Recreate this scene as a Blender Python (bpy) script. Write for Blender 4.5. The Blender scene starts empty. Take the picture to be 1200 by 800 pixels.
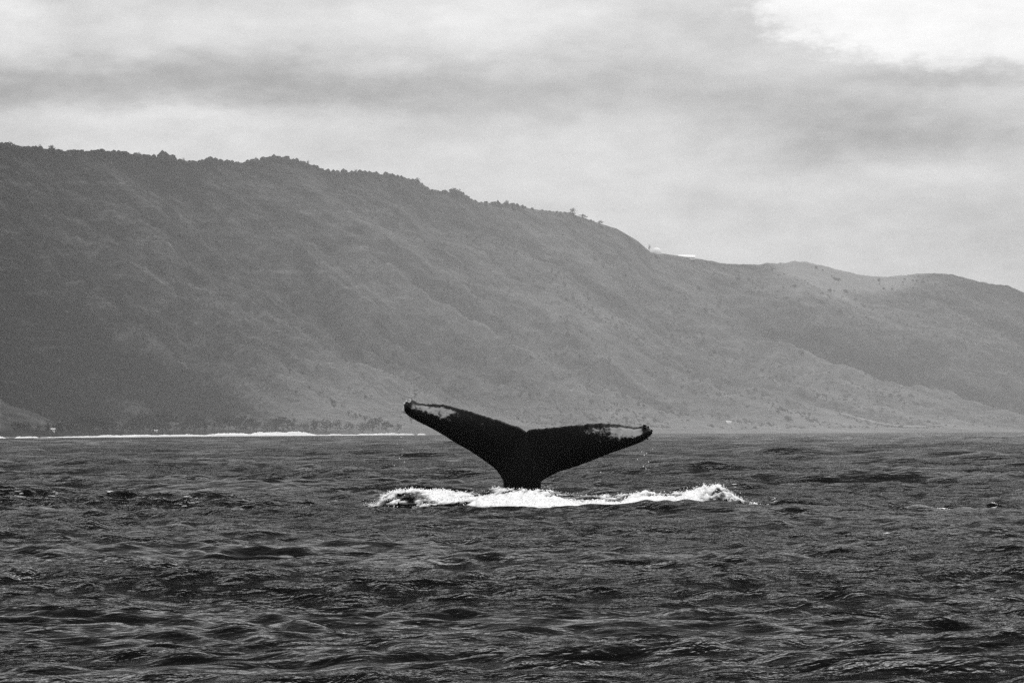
import bpy, bmesh, math, random
import numpy as np
from mathutils import Matrix, Vector

rnd = random.Random(7)
sc = bpy.context.scene
COL = sc.collection

# ------------------------------------------------------------------ camera
EYE = 1.4                       # eye height over the mean sea level, metres
FPX = 5000.0                    # focal length in units of 1/1200 of the frame width
PITCH = math.atan(107.5 / FPX)
ROLL = -math.atan(5.0 / 1200.0)
cam_d = bpy.data.cameras.new("camera")
cam_d.sensor_fit = 'HORIZONTAL'
cam_d.sensor_width = 36.0
cam_d.lens = 36.0 * FPX / 1200.0
cam_d.clip_start = 0.5
cam_d.clip_end = 60000.0
cam = bpy.data.objects.new("camera", cam_d)
COL.objects.link(cam)
CAMM = Matrix.Rotation(math.pi / 2 + PITCH, 4, 'X') @ Matrix.Rotation(ROLL, 4, 'Z')
cam.matrix_world = Matrix.Translation((0, 0, EYE)) @ CAMM
sc.camera = cam

# ------------------------------------------------------------------ sun, sky, exposure
SUN_EL = math.radians(48)
SUN_AZ = math.radians(28)       # to the right of straight ahead (+Y): the whale is backlit
sun_d = bpy.data.lights.new("sun", 'SUN')
sun_d.energy = 1.3
sun_d.angle = math.radians(40)
sun_d.color = (1.0, 0.99, 0.98)
sun = bpy.data.objects.new("sun", sun_d)
COL.objects.link(sun)
sdir = Vector((math.sin(SUN_AZ) * math.cos(SUN_EL), math.cos(SUN_AZ) * math.cos(SUN_EL), math.sin(SUN_EL)))
sun.rotation_euler = sdir.to_track_quat('Z', 'Y').to_euler()

sc.view_settings.view_transform = 'Standard'
sc.view_settings.look = 'None'
sc.view_settings.exposure = 0.0
sc.view_settings.gamma = 1.0
sc.view_settings.use_curve_mapping = False
sc.render.film_transparent = False
sc.cycles.volume_bounces = 1
sc.cycles.max_bounces = 6
sc.cycles.use_light_tree = False
sc.cycles.use_denoising = False
sc.cycles.sample_clamp_indirect = 1.5


class NT:
    """small helper round a node tree"""
    def __init__(self, tree):
        self.t = tree
        self.n = tree.nodes
        self.l = tree.links

    def new(self, kind, **kw):
        nd = self.n.new(kind)
        for k, v in kw.items():
            setattr(nd, k, v)
        return nd

    def put(self, sock, v):
        if v is None:
            return
        if isinstance(v, bpy.types.NodeSocket):
            self.l.new(v, sock)
        else:
            sock.default_value = v

    def m(self, op, a, b=None, c=None, clamp=False):
        nd = self.new('ShaderNodeMath', operation=op, use_clamp=clamp)
        self.put(nd.inputs[0], a)
        self.put(nd.inputs[1], b)
        self.put(nd.inputs[2], c)
        return nd.outputs[0]

    def ss(self, v, lo, hi, a=0.0, b=1.0):
        nd = self.new('ShaderNodeMapRange', interpolation_type='SMOOTHSTEP')
        self.put(nd.inputs['Value'], v)
        for k, q in (('From Min', lo), ('From Max', hi), ('To Min', a), ('To Max', b)):
            self.put(nd.inputs[k], q)
        return nd.outputs[0]

    def noise(self, vec, scale, detail=3.0, rough=0.55, dist=0.0):
        nd = self.new('ShaderNodeTexNoise')
        self.put(nd.inputs['Vector'], vec)
        nd.inputs['Scale'].default_value = scale
        nd.inputs['Detail'].default_value = detail
        nd.inputs['Roughness'].default_value = rough
        nd.inputs['Distortion'].default_value = dist
        return nd.outputs[0]

    def xyz(self, x, y, z):
        nd = self.new('ShaderNodeCombineXYZ')
        self.put(nd.inputs[0], x)
        self.put(nd.inputs[1], y)
        self.put(nd.inputs[2], z)
        return nd.outputs[0]

    def sep(self, v):
        nd = self.new('ShaderNodeSeparateXYZ')
        self.put(nd.inputs[0], v)
        return nd.outputs

    def scl(self, v, s):
        nd = self.new('ShaderNodeVectorMath', operation='MULTIPLY')
        self.put(nd.inputs[0], v)
        nd.inputs[1].default_value = s
        return nd.outputs[0]


SKY_S = 0.1
world = bpy.data.worlds.new("World")
sc.world = world
world.use_nodes = True
W = NT(world.node_tree)
W.n.clear()
wout = W.new('ShaderNodeOutputWorld')
bg = W.new('ShaderNodeBackground')
bg.inputs['Strength'].default_value = SKY_S
sky = W.new('ShaderNodeTexSky', sky_type='NISHITA', sun_disc=False)
sky.sun_elevation = SUN_EL
sky.sun_rotation = SUN_AZ
bw = W.new('ShaderNodeRGBToBW')
W.l.new(sky.outputs[0], bw.inputs[0])
clear = W.m('MULTIPLY', bw.outputs[0], SKY_S)
tc = W.new('ShaderNodeTexCoord')
dx, dy, dz = W.sep(tc.outputs['Generated'])
# bearing and elevation of the direction, in thousandths of a radian
brg = W.m('MULTIPLY', W.m('ARCTAN2', dx, dy), 1000.0)
elv = W.m('MULTIPLY', W.m('ARCSINE', dz), 1000.0)
warp_in = W.xyz(W.m('MULTIPLY', brg, 0.012), W.m('MULTIPLY', elv, 0.035), 0.0)
wn1 = W.noise(warp_in, 1.0, 5.0, 0.6)
wn2 = W.noise(W.xyz(W.m('MULTIPLY_ADD', brg, 0.02, 31.0), W.m('MULTIPLY', elv, 0.06), 4.0), 1.0, 5.0, 0.62)
bx = W.m('ADD', brg, W.m('MULTIPLY', W.m('SUBTRACT', wn1, 0.5), 50.0))
by = W.m('ADD', elv, W.m('MULTIPLY', W.m('SUBTRACT', wn2, 0.5), 22.0))


def blob(cx, cy, rx, ry, w):
    """a soft cloud bank at a bearing and elevation (mrad)"""
    a = W.m('POWER', W.m('ABSOLUTE', W.m('DIVIDE', W.m('SUBTRACT', bx, cx), rx)), 2.0)
    b = W.m('POWER', W.m('ABSOLUTE', W.m('DIVIDE', W.m('SUBTRACT', by, cy), ry)), 2.0)
    e = W.m('POWER', 2.71828, W.m('MULTIPLY', W.m('ADD', a, b), -1.0))
    return W.m('MULTIPLY', e, w)


def PX(x, y):                    # a place in the sky as (bearing, elevation) in mrad
    return (x - 600) / 5.0, (507.5 - y) / 5.0


CLOUDS = [
    # x, y, rx, ry, weight
    (150, 98, 560, 26, -0.30),
    (560, 125, 330, 22, -0.10),
    (240, 143, 150, 16, 0.14),
    (20, 14, 55, 34, 0.22),
    (600, 20, 190, 52, 0.20),
    (330, 30, 200, 40, 0.06),
    (770, 60, 110, 60, -0.10),
    (690, 165, 200, 40, 0.03),
    (960, 150, 170, 40, -0.12),
    (1110, 165, 230, 32, -0.22),
    (1140, 97, 110, 12, -0.16),
    (1010, 92, 90, 10, -0.08),
    (920, 215, 260, 20, 0.02),
    (1180, 290, 260, 50, -0.14),
    (30, 160, 160, 20, -0.05),
    (480, 200, 300, 25, 0.06),
]
tot = None
for (cx, cy, rx, ry, w) in CLOUDS:
    bcx, bcy = PX(cx, cy)
    v = blob(bcx, bcy, rx / 5.0, ry / 5.0, w)
    tot = v if tot is None else W.m('ADD', tot, v)
# the bright break in the cloud, upper right, with a crisp lower left edge
edge = W.noise(W.xyz(W.m('MULTIPLY', brg, 0.07), W.m('MULTIPLY', elv, 0.16), 9.0), 1.0, 6.0, 0.65)
hx = W.m('DIVIDE', W.m('SUBTRACT', W.m('ADD', brg, W.m('MULTIPLY', W.m('SUBTRACT', edge, 0.5), 46.0)), 118.0), 64.0)
hy = W.m('DIVIDE', W.m('SUBTRACT', W.m('ADD', elv, W.m('MULTIPLY', W.m('SUBTRACT', edge, 0.5), 17.0)), 106.0), 22.0)
hr = W.m('ADD', W.m('POWER', W.m('ABSOLUTE', hx), 2.6), W.m('POWER', W.m('ABSOLUTE', hy), 2.0))
hole = W.m('MULTIPLY', W.ss(hr, 1.2, 0.6), 0.33)
# loose texture over the whole overcast
t1 = W.noise(W.xyz(W.m('MULTIPLY', brg, 0.018), W.m('MULTIPLY', elv, 0.055), 20.0), 1.0, 6.0, 0.6)
t2 = W.noise(W.xyz(W.m('MULTIPLY', brg, 0.075), W.m('MULTIPLY', elv, 0.16), 26.0), 1.0, 4.0, 0.6)
tex = W.m('ADD', W.m('MULTIPLY', W.m('SUBTRACT', t1, 0.5), 0.42), W.m('MULTIPLY', W.m('SUBTRACT', t2, 0.5), 0.30))
lift = W.ss(elv, 90.0, 1100.0, 0.0, 0.75)      # an overcast is brighter overhead
cl = W.m('ADD', W.m('ADD', tot, hole), W.m('ADD', tex, W.m('ADD', lift, 0.63)))
cl = W.m('MAXIMUM', cl, 0.12)
# thin blue-sky light still comes through: a tenth clear sky, nine tenths cloud
val = W.m('ADD', W.m('MULTIPLY', clear, 0.1), W.m('MULTIPLY', cl, 0.95))
val = W.m('MULTIPLY', val, W.ss(dz, -0.03, -0.006))      # no sky under the horizon
val = W.m('DIVIDE', val, SKY_S)
wc = W.new('ShaderNodeCombineColor')
for i in range(3):
    W.l.new(val, wc.inputs[i])
W.l.new(wc.outputs[0], bg.inputs['Color'])
W.l.new(bg.outputs[0], wout.inputs['Surface'])


# ------------------------------------------------------------------ helpers
def ray(x, y):
    """direction of a point of the photograph (1200 x 800)"""
    return (CAMM.to_3x3() @ Vector(((x - 600) / FPX, (400 - y) / FPX, -1.0))).normalized()


def spot(x, y, dist):
    """point at horizontal distance dist from the eye"""
    d = ray(x, y)
    s = dist / math.hypot(d.x, d.y)
    return Vector((d.x * s, d.y * s, EYE + d.z * s))


def hash2(ix, iy, seed):
    n = (ix.astype(np.int64) * 374761393 + iy.astype(np.int64) * 668265263 + seed * 974634077) & 0xffffffff
    n = ((n ^ (n >> 13)) * 1274126177) & 0xffffffff
    n = n ^ (n >> 16)
    return (n & 0xffff) / 65535.0


def vnoise(x, y, seed=0):
    """value noise, 0..1"""
    x = np.asarray(x, float)
    y = np.asarray(y, float)
    ix = np.floor(x)
    iy = np.floor(y)
    fx = x - ix
    fy = y - iy
    fx = fx * fx * fx * (fx * (fx * 6 - 15) + 10)
    fy = fy * fy * fy * (fy * (fy * 6 - 15) + 10)
    a = hash2(ix, iy, seed)
    b = hash2(ix + 1, iy, seed)
    c = hash2(ix, iy + 1, seed)
    d = hash2(ix + 1, iy + 1, seed)
    return (a * (1 - fx) + b * fx) * (1 - fy) + (c * (1 - fx) + d * fx) * fy


def fbm(x, y, oct=4, seed=0, gain=0.5):
    s = 0.0
    a = 1.0
    t = 0.0
    for i in range(oct):
        s = s + a * vnoise(np.asarray(x) * 2.03 ** i + 13.7 * i, np.asarray(y) * 2.03 ** i + 7.1 * i, seed + i)
        t += a
        a *= gain
    return s / t


def sstep(v, lo, hi):
    t = np.clip((np.asarray(v, float) - lo) / (hi - lo), 0, 1)
    return t * t * (3 - 2 * t)


def mesh_np(name, verts, quads=None, tris=None, smooth=True):
    me = bpy.data.meshes.new(name)
    verts = np.asarray(verts, np.float32)
    me.vertices.add(len(verts))
    me.vertices.foreach_set('co', verts.ravel())
    loops = []
    sizes = []
    if quads is not None and len(quads):
        q = np.asarray(quads, np.int32)
        loops.append(q.ravel())
        sizes.append(np.full(len(q), 4, np.int32))
    if tris is not None and len(tris):
        t = np.asarray(tris, np.int32)
        loops.append(t.ravel())
        sizes.append(np.full(len(t), 3, np.int32))
    loops = np.concatenate(loops)
    sizes = np.concatenate(sizes)
    me.loops.add(len(loops))
    me.loops.foreach_set('vertex_index', loops)
    me.polygons.add(len(sizes))
    st = np.concatenate([[0], np.cumsum(sizes)[:-1]]).astype(np.int32)
    me.polygons.foreach_set('loop_start', st)
    me.polygons.foreach_set('loop_total', sizes)
    if smooth:
        me.polygons.foreach_set('use_smooth', np.ones(len(sizes), bool))
    me.update(calc_edges=True)
    me.validate()
    return me


def grid_quads(nr, nc, off=0):
    i = np.arange(nr - 1)[:, None] * nc + np.arange(nc - 1)[None, :] + off
    return np.stack([i, i + 1, i + nc + 1, i + nc], -1).reshape(-1, 4)


def link(name, me, mat=None, parent=None, label=None, cat=None, group=None, kind=None, loc=None):
    o = bpy.data.objects.new(name, me)
    COL.objects.link(o)
    if mat and me is not None and not me.materials:
        me.materials.append(mat)
    if parent is not None:
        o.parent = parent
    if loc is not None:
        o.location = loc
    tag(o, label, cat, group, kind)
    return o


def tag(o, label=None, cat=None, group=None, kind=None):
    for k, v in (('label', label), ('category', cat), ('group', group), ('kind', kind)):
        if v:
            o[k] = v


def mat_base(name):
    m = bpy.data.materials.new(name)
    m.use_nodes = True
    N = NT(m.node_tree)
    b = N.n['Principled BSDF']
    return m, N, b


def grey(N, v):
    c = N.new('ShaderNodeCombineColor')
    for i in range(3):
        N.put(c.inputs[i], v)
    return c.outputs[0]


def simple_mat(name, lo, hi, scale, rough=0.8, spec=0.2):
    m, N, b = mat_base(name)
    t = N.new('ShaderNodeTexCoord')
    n = N.noise(t.outputs['Object'], scale, 4.0, 0.6)
    N.l.new(grey(N, N.ss(n, 0.3, 0.7, lo, hi)), b.inputs['Base Color'])
    b.inputs['Roughness'].default_value = rough
    b.inputs['Specular IOR Level'].default_value = spec
    return m


# ------------------------------------------------------------------ materials
def water_material():
    m, N, b = mat_base("sea_water")
    N.n.remove(b)
    out = N.n['Material Output']
    t = N.new('ShaderNodeTexCoord')
    p = t.outputs['Object']
    # cat's paws: patches of rougher and smoother water
    gust = N.noise(N.scl(p, (0.10, 0.17, 1.0)), 1.0, 4.0, 0.65)
    gust = N.ss(gust, 0.32, 0.68, 0.3, 1.5)
    a0 = N.noise(N.scl(p, (0.55, 0.9, 1.0)), 1.0, 2.0, 0.6, 0.4)
    a1 = N.noise(N.scl(p, (2.4, 3.0, 1.0)), 1.0, 2.0, 0.6, 0.6)
    a2 = N.noise(N.scl(p, (7.5, 10.0, 1.0)), 1.0, 2.0, 0.6, 0.6)
    a3 = N.noise(N.scl(p, (20.0, 26.0, 1.0)), 1.0, 2.0, 0.6, 0.5)
    h = N.m('ADD', N.m('MULTIPLY', a1, 0.085), N.m('ADD', N.m('MULTIPLY', a2, 0.036), N.m('MULTIPLY', a3, 0.011)))
    h = N.m('ADD', N.m('MULTIPLY', h, gust), N.m('MULTIPLY', a0, 0.14))
    bp = N.new('ShaderNodeBump')
    bp.inputs['Strength'].default_value = 1.0
    bp.inputs['Distance'].default_value = 1.0
    N.l.new(h, bp.inputs['Height'])
    fr = N.new('ShaderNodeFresnel')
    fr.inputs['IOR'].default_value = 1.30
    N.l.new(bp.outputs[0], fr.inputs['Normal'])
    fac = N.m('MULTIPLY', N.m('POWER', fr.outputs[0], 2.6), 0.92)
    df = N.new('ShaderNodeBsdfDiffuse')
    df.inputs['Color'].default_value = (0.004, 0.004, 0.004, 1)
    gl = N.new('ShaderNodeBsdfGlossy')
    gl.inputs['Color'].default_value = (1, 1, 1, 1)
    gl.inputs['Roughness'].default_value = 0.08
    N.l.new(bp.outputs[0], gl.inputs['Normal'])
    mx = N.new('ShaderNodeMixShader')
    N.l.new(fac, mx.inputs[0])
    N.l.new(df.outputs[0], mx.inputs[1])
    N.l.new(gl.outputs[0], mx.inputs[2])
    N.l.new(mx.outputs[0], out.inputs['Surface'])
    return m


def foam_material(film=False):
    """white water; with film=True the albedo follows how thick the foam lies"""
    m, N, b = mat_base("sea_foam")
    t = N.new('ShaderNodeTexCoord')
    n = N.noise(N.scl(t.outputs['Object'], (9.0, 9.0, 14.0)), 1.0, 5.0, 0.65)
    white = N.ss(n, 0.25, 0.55, 0.82, 0.94)
    if film:
        at = N.new('ShaderNodeAttribute', attribute_name='thickness')
        k = N.sep(at.outputs['Vector'])[0]
        n2 = N.noise(N.scl(t.outputs['Object'], (7.0, 34.0, 34.0)), 1.0, 5.0, 0.72, 0.6)
        k = N.m('ADD', k, N.m('MULTIPLY', N.m('SUBTRACT', n2, 0.5), 1.5))
        white = N.m('MULTIPLY', white, N.ss(k, -0.15, 0.8, 0.015, 1.0))
    N.l.new(grey(N, white), b.inputs['Base Color'])
    b.inputs['Roughness'].default_value = 0.7
    b.inputs['Specular IOR Level'].default_value = 0.2
    bp = N.new('ShaderNodeBump')
    bp.inputs['Strength'].default_value = 0.5
    bp.inputs['Distance'].default_value = 0.03
    N.l.new(n, bp.inputs['Height'])
    N.l.new(bp.outputs[0], b.inputs['Normal'])
    return m


def whale_material():
    m, N, b = mat_base("whale_skin")
    at = N.new('ShaderNodeAttribute', attribute_name='pigment')
    pg = N.sep(at.outputs['Vector'])[0]
    t = N.new('ShaderNodeTexCoord')
    p = t.outputs['Object']
    n1 = N.noise(N.scl(p, (8.0, 8.0, 10.0)), 1.0, 7.0, 0.72, 0.5)
    n2 = N.noise(N.scl(p, (22.0, 22.0, 22.0)), 1.0, 3.0, 0.65)
    mask = N.ss(N.m('ADD', N.m('ADD', pg, N.m('MULTIPLY', N.m('SUBTRACT', n1, 0.5), 1.9)), N.m('MULTIPLY', N.m('SUBTRACT', n2, 0.5), 0.7)), 0.40, 0.80)
    pale = N.ss(n1, 0.2, 0.75, 0.13, 0.32)
    dark = N.ss(n2, 0.3, 0.8, 0.001, 0.0025)
    mx = N.m('ADD', N.m('MULTIPLY', mask, pale), N.m('MULTIPLY', N.m('SUBTRACT', 1.0, mask), dark))
    N.l.new(grey(N, mx), b.inputs['Base Color'])
    b.inputs['Roughness'].default_value = 0.42
    b.inputs['Specular IOR Level'].default_value = 0.02
    bp = N.new('ShaderNodeBump')
    bp.inputs['Strength'].default_value = 0.35
    bp.inputs['Distance'].default_value = 0.02
    N.l.new(n1, bp.inputs['Height'])
    N.l.new(bp.outputs[0], b.inputs['Normal'])
    return m


def hill_material():
    m, N, b = mat_base("hill_scrub_and_grass")
    t = N.new('ShaderNodeTexCoord')
    at = N.new('ShaderNodeAttribute', attribute_name='cover')
    ax, ay, az = N.sep(at.outputs['Vector'])      # x: grassy share with sun, shade and mist put in, y: gully share (lusher), z: ledge rock
    sv = N.new('ShaderNodeAttribute', attribute_name='slope_map')     # metres: down-spur coordinate, up the slope, height
    u, v, w = N.sep(sv.outputs['Vector'])
    p = N.xyz(u, v, 0.0)
    n1 = N.noise(N.xyz(u, N.m('MULTIPLY', v, 0.45), 0.0), 0.013, 6.0, 0.62, 0.5)
    n2 = N.noise(p, 0.05, 5.0, 0.65)
    lv = N.m('ADD', u, N.m('MULTIPLY', v, -1.16))                     # along the coast again
    n3 = N.noise(N.xyz(N.m('MULTIPLY', lv, 0.010), N.m('MULTIPLY', w, 0.085), 3.0), 1.0, 5.0, 0.66, 0.5)   # level rock bands
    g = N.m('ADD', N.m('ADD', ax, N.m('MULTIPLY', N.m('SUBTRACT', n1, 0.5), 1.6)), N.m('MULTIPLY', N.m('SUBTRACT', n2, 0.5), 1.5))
    g = N.m('SUBTRACT', g, N.m('MULTIPLY', ay, 0.55))
    n4 = N.noise(p, 0.22, 3.0, 0.7)
    g = N.m('ADD', g, N.m('MULTIPLY', N.m('SUBTRACT', n4, 0.5), 0.9))
    ground_tone = N.ss(g, -0.1, 1.6, 0.010, 0.22)
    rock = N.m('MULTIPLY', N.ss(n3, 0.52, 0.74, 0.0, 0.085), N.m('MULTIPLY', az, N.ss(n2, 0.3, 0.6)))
    col = N.m('ADD', ground_tone, rock)
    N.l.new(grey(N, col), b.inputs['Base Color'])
    b.inputs['Roughness'].default_value = 0.95
    b.inputs['Specular IOR Level'].default_value = 0.05
    bp = N.new('ShaderNodeBump')
    bp.inputs['Strength'].default_value = 0.8
    bp.inputs['Distance'].default_value = 6.0
    N.l.new(n2, bp.inputs['Height'])
    N.l.new(bp.outputs[0], b.inputs['Normal'])
    return m


M_WATER = water_material()
M_FOAM = foam_material()
M_FILM = foam_material(True)
M_WHALE = whale_material()
M_HILL = hill_material()
M_LEAF = simple_mat("hazy_foliage", 0.010, 0.028, 0.35, 0.9, 0.1)
M_SCRUB = simple_mat("slope_scrub", 0.034, 0.075, 0.02, 0.9, 0.1)
M_BARK = simple_mat("bark", 0.05, 0.1, 1.5, 0.9, 0.1)
M_WHITE = simple_mat("white_paint", 0.78, 0.84, 0.2, 0.5, 0.3)
M_CONC = simple_mat("pale_concrete", 0.35, 0.5, 0.3, 0.85, 0.2)
M_GLASS = simple_mat("dark_glass", 0.02, 0.04, 0.3, 0.2, 0.5)
M_SAND = simple_mat("sand", 0.11, 0.2, 0.05, 0.95, 0.1)
M_TRACK = simple_mat("pale_dirt", 0.17, 0.30, 0.06, 0.95, 0.1)
M_BARN = simple_mat("barnacle_shell", 0.45, 0.75, 12.0, 0.7, 0.3)


# ------------------------------------------------------------------ the hills
SKYLINE = np.array([
    (-1400, 120), (-900, 128), (-500, 150), (-200, 163), (0, 169), (12, 171), (27, 173), (47, 174), (60, 175), (67, 177), (100, 178),
    (117, 177), (150, 180), (177, 184), (190, 184), (203, 186), (217, 190), (233, 190), (247, 188), (267, 190), (287, 191), (300, 189),
    (317, 187), (333, 187), (350, 190), (367, 194), (387, 202), (400, 202), (430, 203), (463, 206), (480, 210), (493, 214), (505, 223),
    (527, 225), (543, 228), (560, 237), (593, 239), (610, 242), (623, 245), (647, 248), (667, 249.5), (680, 254), (703, 262), (723, 268),
    (747, 282), (763, 296), (780, 297.5), (817, 303), (847, 308), (878, 310), (901, 308.5), (932, 306), (955, 309), (978, 315),
    (1008, 322), (1039, 325), (1070, 321), (1093, 320), (1116, 321), (1139, 327.5), (1162, 333), (1181, 334.5), (1200, 343),
    (1300, 372), (1450, 420), (1700, 470), (2300, 498)], float)
dR_T = np.array([(-1400, 1500), (0, 2400), (250, 3950), (600, 6000), (780, 6500), (1200, 7100), (2300, 9000)], float)


def ridge_dist(x):
    return np.interp(x, dR_T[:, 0], dR_T[:, 1])


def base_dist(x):
    return ridge_dist(x) - 620.0 - 30 * np.sin(np.asarray(x) / 130.0) - 25 * np.sin(np.asarray(x) / 57.0 + 1)


NX, NT_ = 860, 190
xs = np.concatenate([np.linspace(-1400, -60, 90, endpoint=False), np.linspace(-60, 1260, 680, endpoint=False), np.linspace(1260, 2300, 90)])
ts = np.concatenate([np.linspace(-0.06, 1.0, 150, endpoint=False), np.linspace(1.0, 2.6, 40)])
az = np.zeros(NX)
HR = np.zeros(NX)
sky_y = np.interp(xs, SKYLINE[:, 0], SKYLINE[:, 1])
sky_y = sky_y + (fbm(xs / 9.0, 0.5, 4, 881, 0.65) - 0.5) * 4.0 * sstep(xs, 790, 860)
for i, x in enumerate(xs):
    d = ray(x, sky_y[i])
    az[i] = math.atan2(d.x, d.y)
    HR[i] = EYE + ridge_dist(x) * d.z / math.hypot(d.x, d.y)
dB = base_dist(xs)
dR = ridge_dist(xs)
X2, T2 = np.meshgrid(xs, ts)
H2 = np.broadcast_to(HR, X2.shape)
D2 = dB + T2 * (dR - dB)
q = np.clip((T2 - 0.10) / 0.90, 0, 1)
prof = np.where(T2 < 0.10, 0.020 * np.clip(T2 / 0.10, -1, 1), 0.020 + 0.98 * (0.40 * q ** 1.15 + 0.60 * q ** 2.0 * (1.5 - 0.5 * q)))
# coast coordinate in metres, skewed so the spurs run down to the right
sm = X2 / FPX * 5600.0
skew = sm - 720.0 * (1 - T2)
env = np.sin(np.pi * np.clip(T2, 0, 1)) ** 0.8 * sstep(T2, 0.05, 0.35)
wob = 60 * (fbm(sm / 210.0, T2 * 3.0, 3, 5) - 0.5)


def ridged(u, v, seed):
    return 1 - np.abs(2 * fbm(u, v, 3, seed) - 1) * 2.2


r1 = ridged((skew + wob) / 330.0, T2 * 0.55 + 3, 11)
r2 = ridged((skew + 1.2 * wob) / 120.0, T2 * 0.8 + 9, 23)
r3 = ridged((skew + 0.8 * wob) / 45.0, T2 * 2.0, 37)
rel = 40 * (r1 - 0.5) + 17 * (r2 - 0.5) + 4.0 * (r3 - 0.5) + 9 * (fbm(sm / 14.0, T2 * 40, 3, 57) - 0.5) + 20 * (fbm(sm / 40.0, T2 * 16, 4, 51) - 0.5)
sc_h = np.clip(H2 / 300.0, 0.2, 1.1)
Z = H2 * prof + env * rel * sc_h
# rock ledges in the upper cliff
led = sstep(T2, 0.45, 0.62) * (1 - sstep(T2, 0.9, 0.99))
zz = Z + 14 * (fbm(sm / 160.0, T2 * 4, 3, 71) - 0.5)
Z = Z + led * 0.9 * np.sin(zz / 17.0 * 2 * math.pi) * sc_h
# nothing of the front slope may poke over the traced ridge line
elev_r = (H2 - EYE) / dR
Z = np.where(T2 < 1.0, np.minimum(Z, EYE + elev_r * D2 - 0.4 + 0.0 * Z), Z)
# plateau behind, falling away gently
back = np.clip(T2 - 1.0, 0, 2)
Z = np.where(T2 > 1.0, H2 * (1 - 0.28 * back) - 6 * back + back * 22 * (fbm(sm / 160.0, T2 * 3, 3, 90) - 0.7), Z)
Z = np.where(T2 < 0, 40 * T2 * 1.0, Z)
A2 = np.broadcast_to(az, X2.shape)
HV = np.stack([D2 * np.sin(A2), D2 * np.cos(A2), Z], -1)
me = mesh_np("hills", HV.reshape(-1, 3), grid_quads(len(ts), NX))
cover = np.zeros((len(ts), NX, 3), np.float32)
grass_and_light = 0.0 + 0.52 * sstep(X2, -100, 650) + 0.04 * sstep(X2, 800, 1000) - 0.26 * sstep(X2, 940, 1200)  # darker to the left: the shade there is put into the ground colour
# grassy saddle on the far crest, the sunlight on it put into the colour
grass_and_light = grass_and_light + 1.5 * np.exp(-((X2 - (955 + 95 * (1 - T2))) / 42.0) ** 2) * sstep(T2, 0.80, 0.97)
grass_and_light = grass_and_light + 1.4 * np.exp(-((X2 - 1035) / 40.0) ** 2) * sstep(T2, 0.9, 0.98)
grass_and_light = grass_and_light + 0.50 * sstep(T2, 0.08, 0.14) * (1 - sstep(T2, 0.2, 0.42)) * (1 - sstep(X2, 420, 640))
grass_and_light = grass_and_light + 0.46 * (1 - sstep(T2, 0.10, 0.42)) * sstep(X2, 200, 600)  # pale slope foot: low mist put into the ground colour
grass_and_light = grass_and_light + 0.13 * sstep(r1, 0.55, 0.95) * env + 0.11 * sstep(r2, 0.6, 0.95) * env
grass_and_light = grass_and_light - 0.15 * sstep(T2, 0.93, 1.0) * (1 - sstep(X2, 650, 760))
cover[..., 0] = grass_and_light
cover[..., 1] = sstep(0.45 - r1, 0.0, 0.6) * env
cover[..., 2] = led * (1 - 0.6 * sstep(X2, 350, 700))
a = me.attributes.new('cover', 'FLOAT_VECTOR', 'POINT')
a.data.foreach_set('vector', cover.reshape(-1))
sm_ = np.stack([skew, T2 * 620.0, Z * 5600.0 / dR[None, :]], -1).astype(np.float32)
a = me.attributes.new('slope_map', 'FLOAT_VECTOR', 'POINT')
a.data.foreach_set('vector', sm_.reshape(-1))
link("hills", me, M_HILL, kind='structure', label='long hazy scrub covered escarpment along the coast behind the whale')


def hill_at(x, t):
    """point of the hill surface (bilinear) at photo column x and slope share t"""
    fi = np.interp(x, xs, np.arange(NX))
    fj = np.interp(t, ts, np.arange(len(ts)))
    i = int(min(fi, NX - 2))
    j = int(min(fj, len(ts) - 2))
    u, v = fi - i, fj - j
    p = (HV[j, i] * (1 - u) + HV[j, i + 1] * u) * (1 - v) + (HV[j + 1, i] * (1 - u) + HV[j + 1, i + 1] * u) * v
    return Vector(p)


# beach: a sand strip along the foot of the hills
xb = np.linspace(-1300, 545, 300)
rows = []
for off, z in ((-45, -1.2), (-18, 0.9), (20, 2.3), (60, 3.4), (95, 3.0)):
    pts = []
    for x in xb:
        d = ray(x, 505)
        aa = math.atan2(d.x, d.y)
        z_ = z * base_dist(x) / 7000.0
        D = base_dist(x) + off + 6 * math.sin(x / 23.0)
        pts.append((D * math.sin(aa), D * math.cos(aa), z_ + 0.4 * float(vnoise(x / 9.0, off, 3))))
    rows.append(pts)
me = mesh_np("beach", np.array(rows).reshape(-1, 3), grid_quads(5, len(xb)))
link("beach", me, M_SAND, kind='structure', label='narrow hazy beach along the foot of the hills')

# the pale track on the lower slope at the right
pts = [(985, 0.235), (1000, 0.215), (1012, 0.19), (1024, 0.165), (1036, 0.145), (1050, 0.128), (1066, 0.118), (1084, 0.11)]
V = []
for k in range(57):
    f = k / 8.0
    i = min(int(f), len(pts) - 2)
    u = f - i
    x = pts[i][0] * (1 - u) + pts[i + 1][0] * u
    t = pts[i][1] * (1 - u) + pts[i + 1][1] * u
    w = 3.2 + 2.5 * float(vnoise(k * 0.4, 2))
    p = hill_at(x, t)
    h = hill_at(x, t + 0.012)
    up = (h - p).normalized()
    V.append([p + Vector((0, 0, 2.6)), p + up * w + Vector((0, 0, 3.4))])
me = mesh_np("dirt_track", np.array(V).reshape(-1, 3), grid_quads(57, 2))
link("dirt_track", me, M_TRACK, kind='structure', label='pale dirt track slanting down the far right slope')


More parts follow.
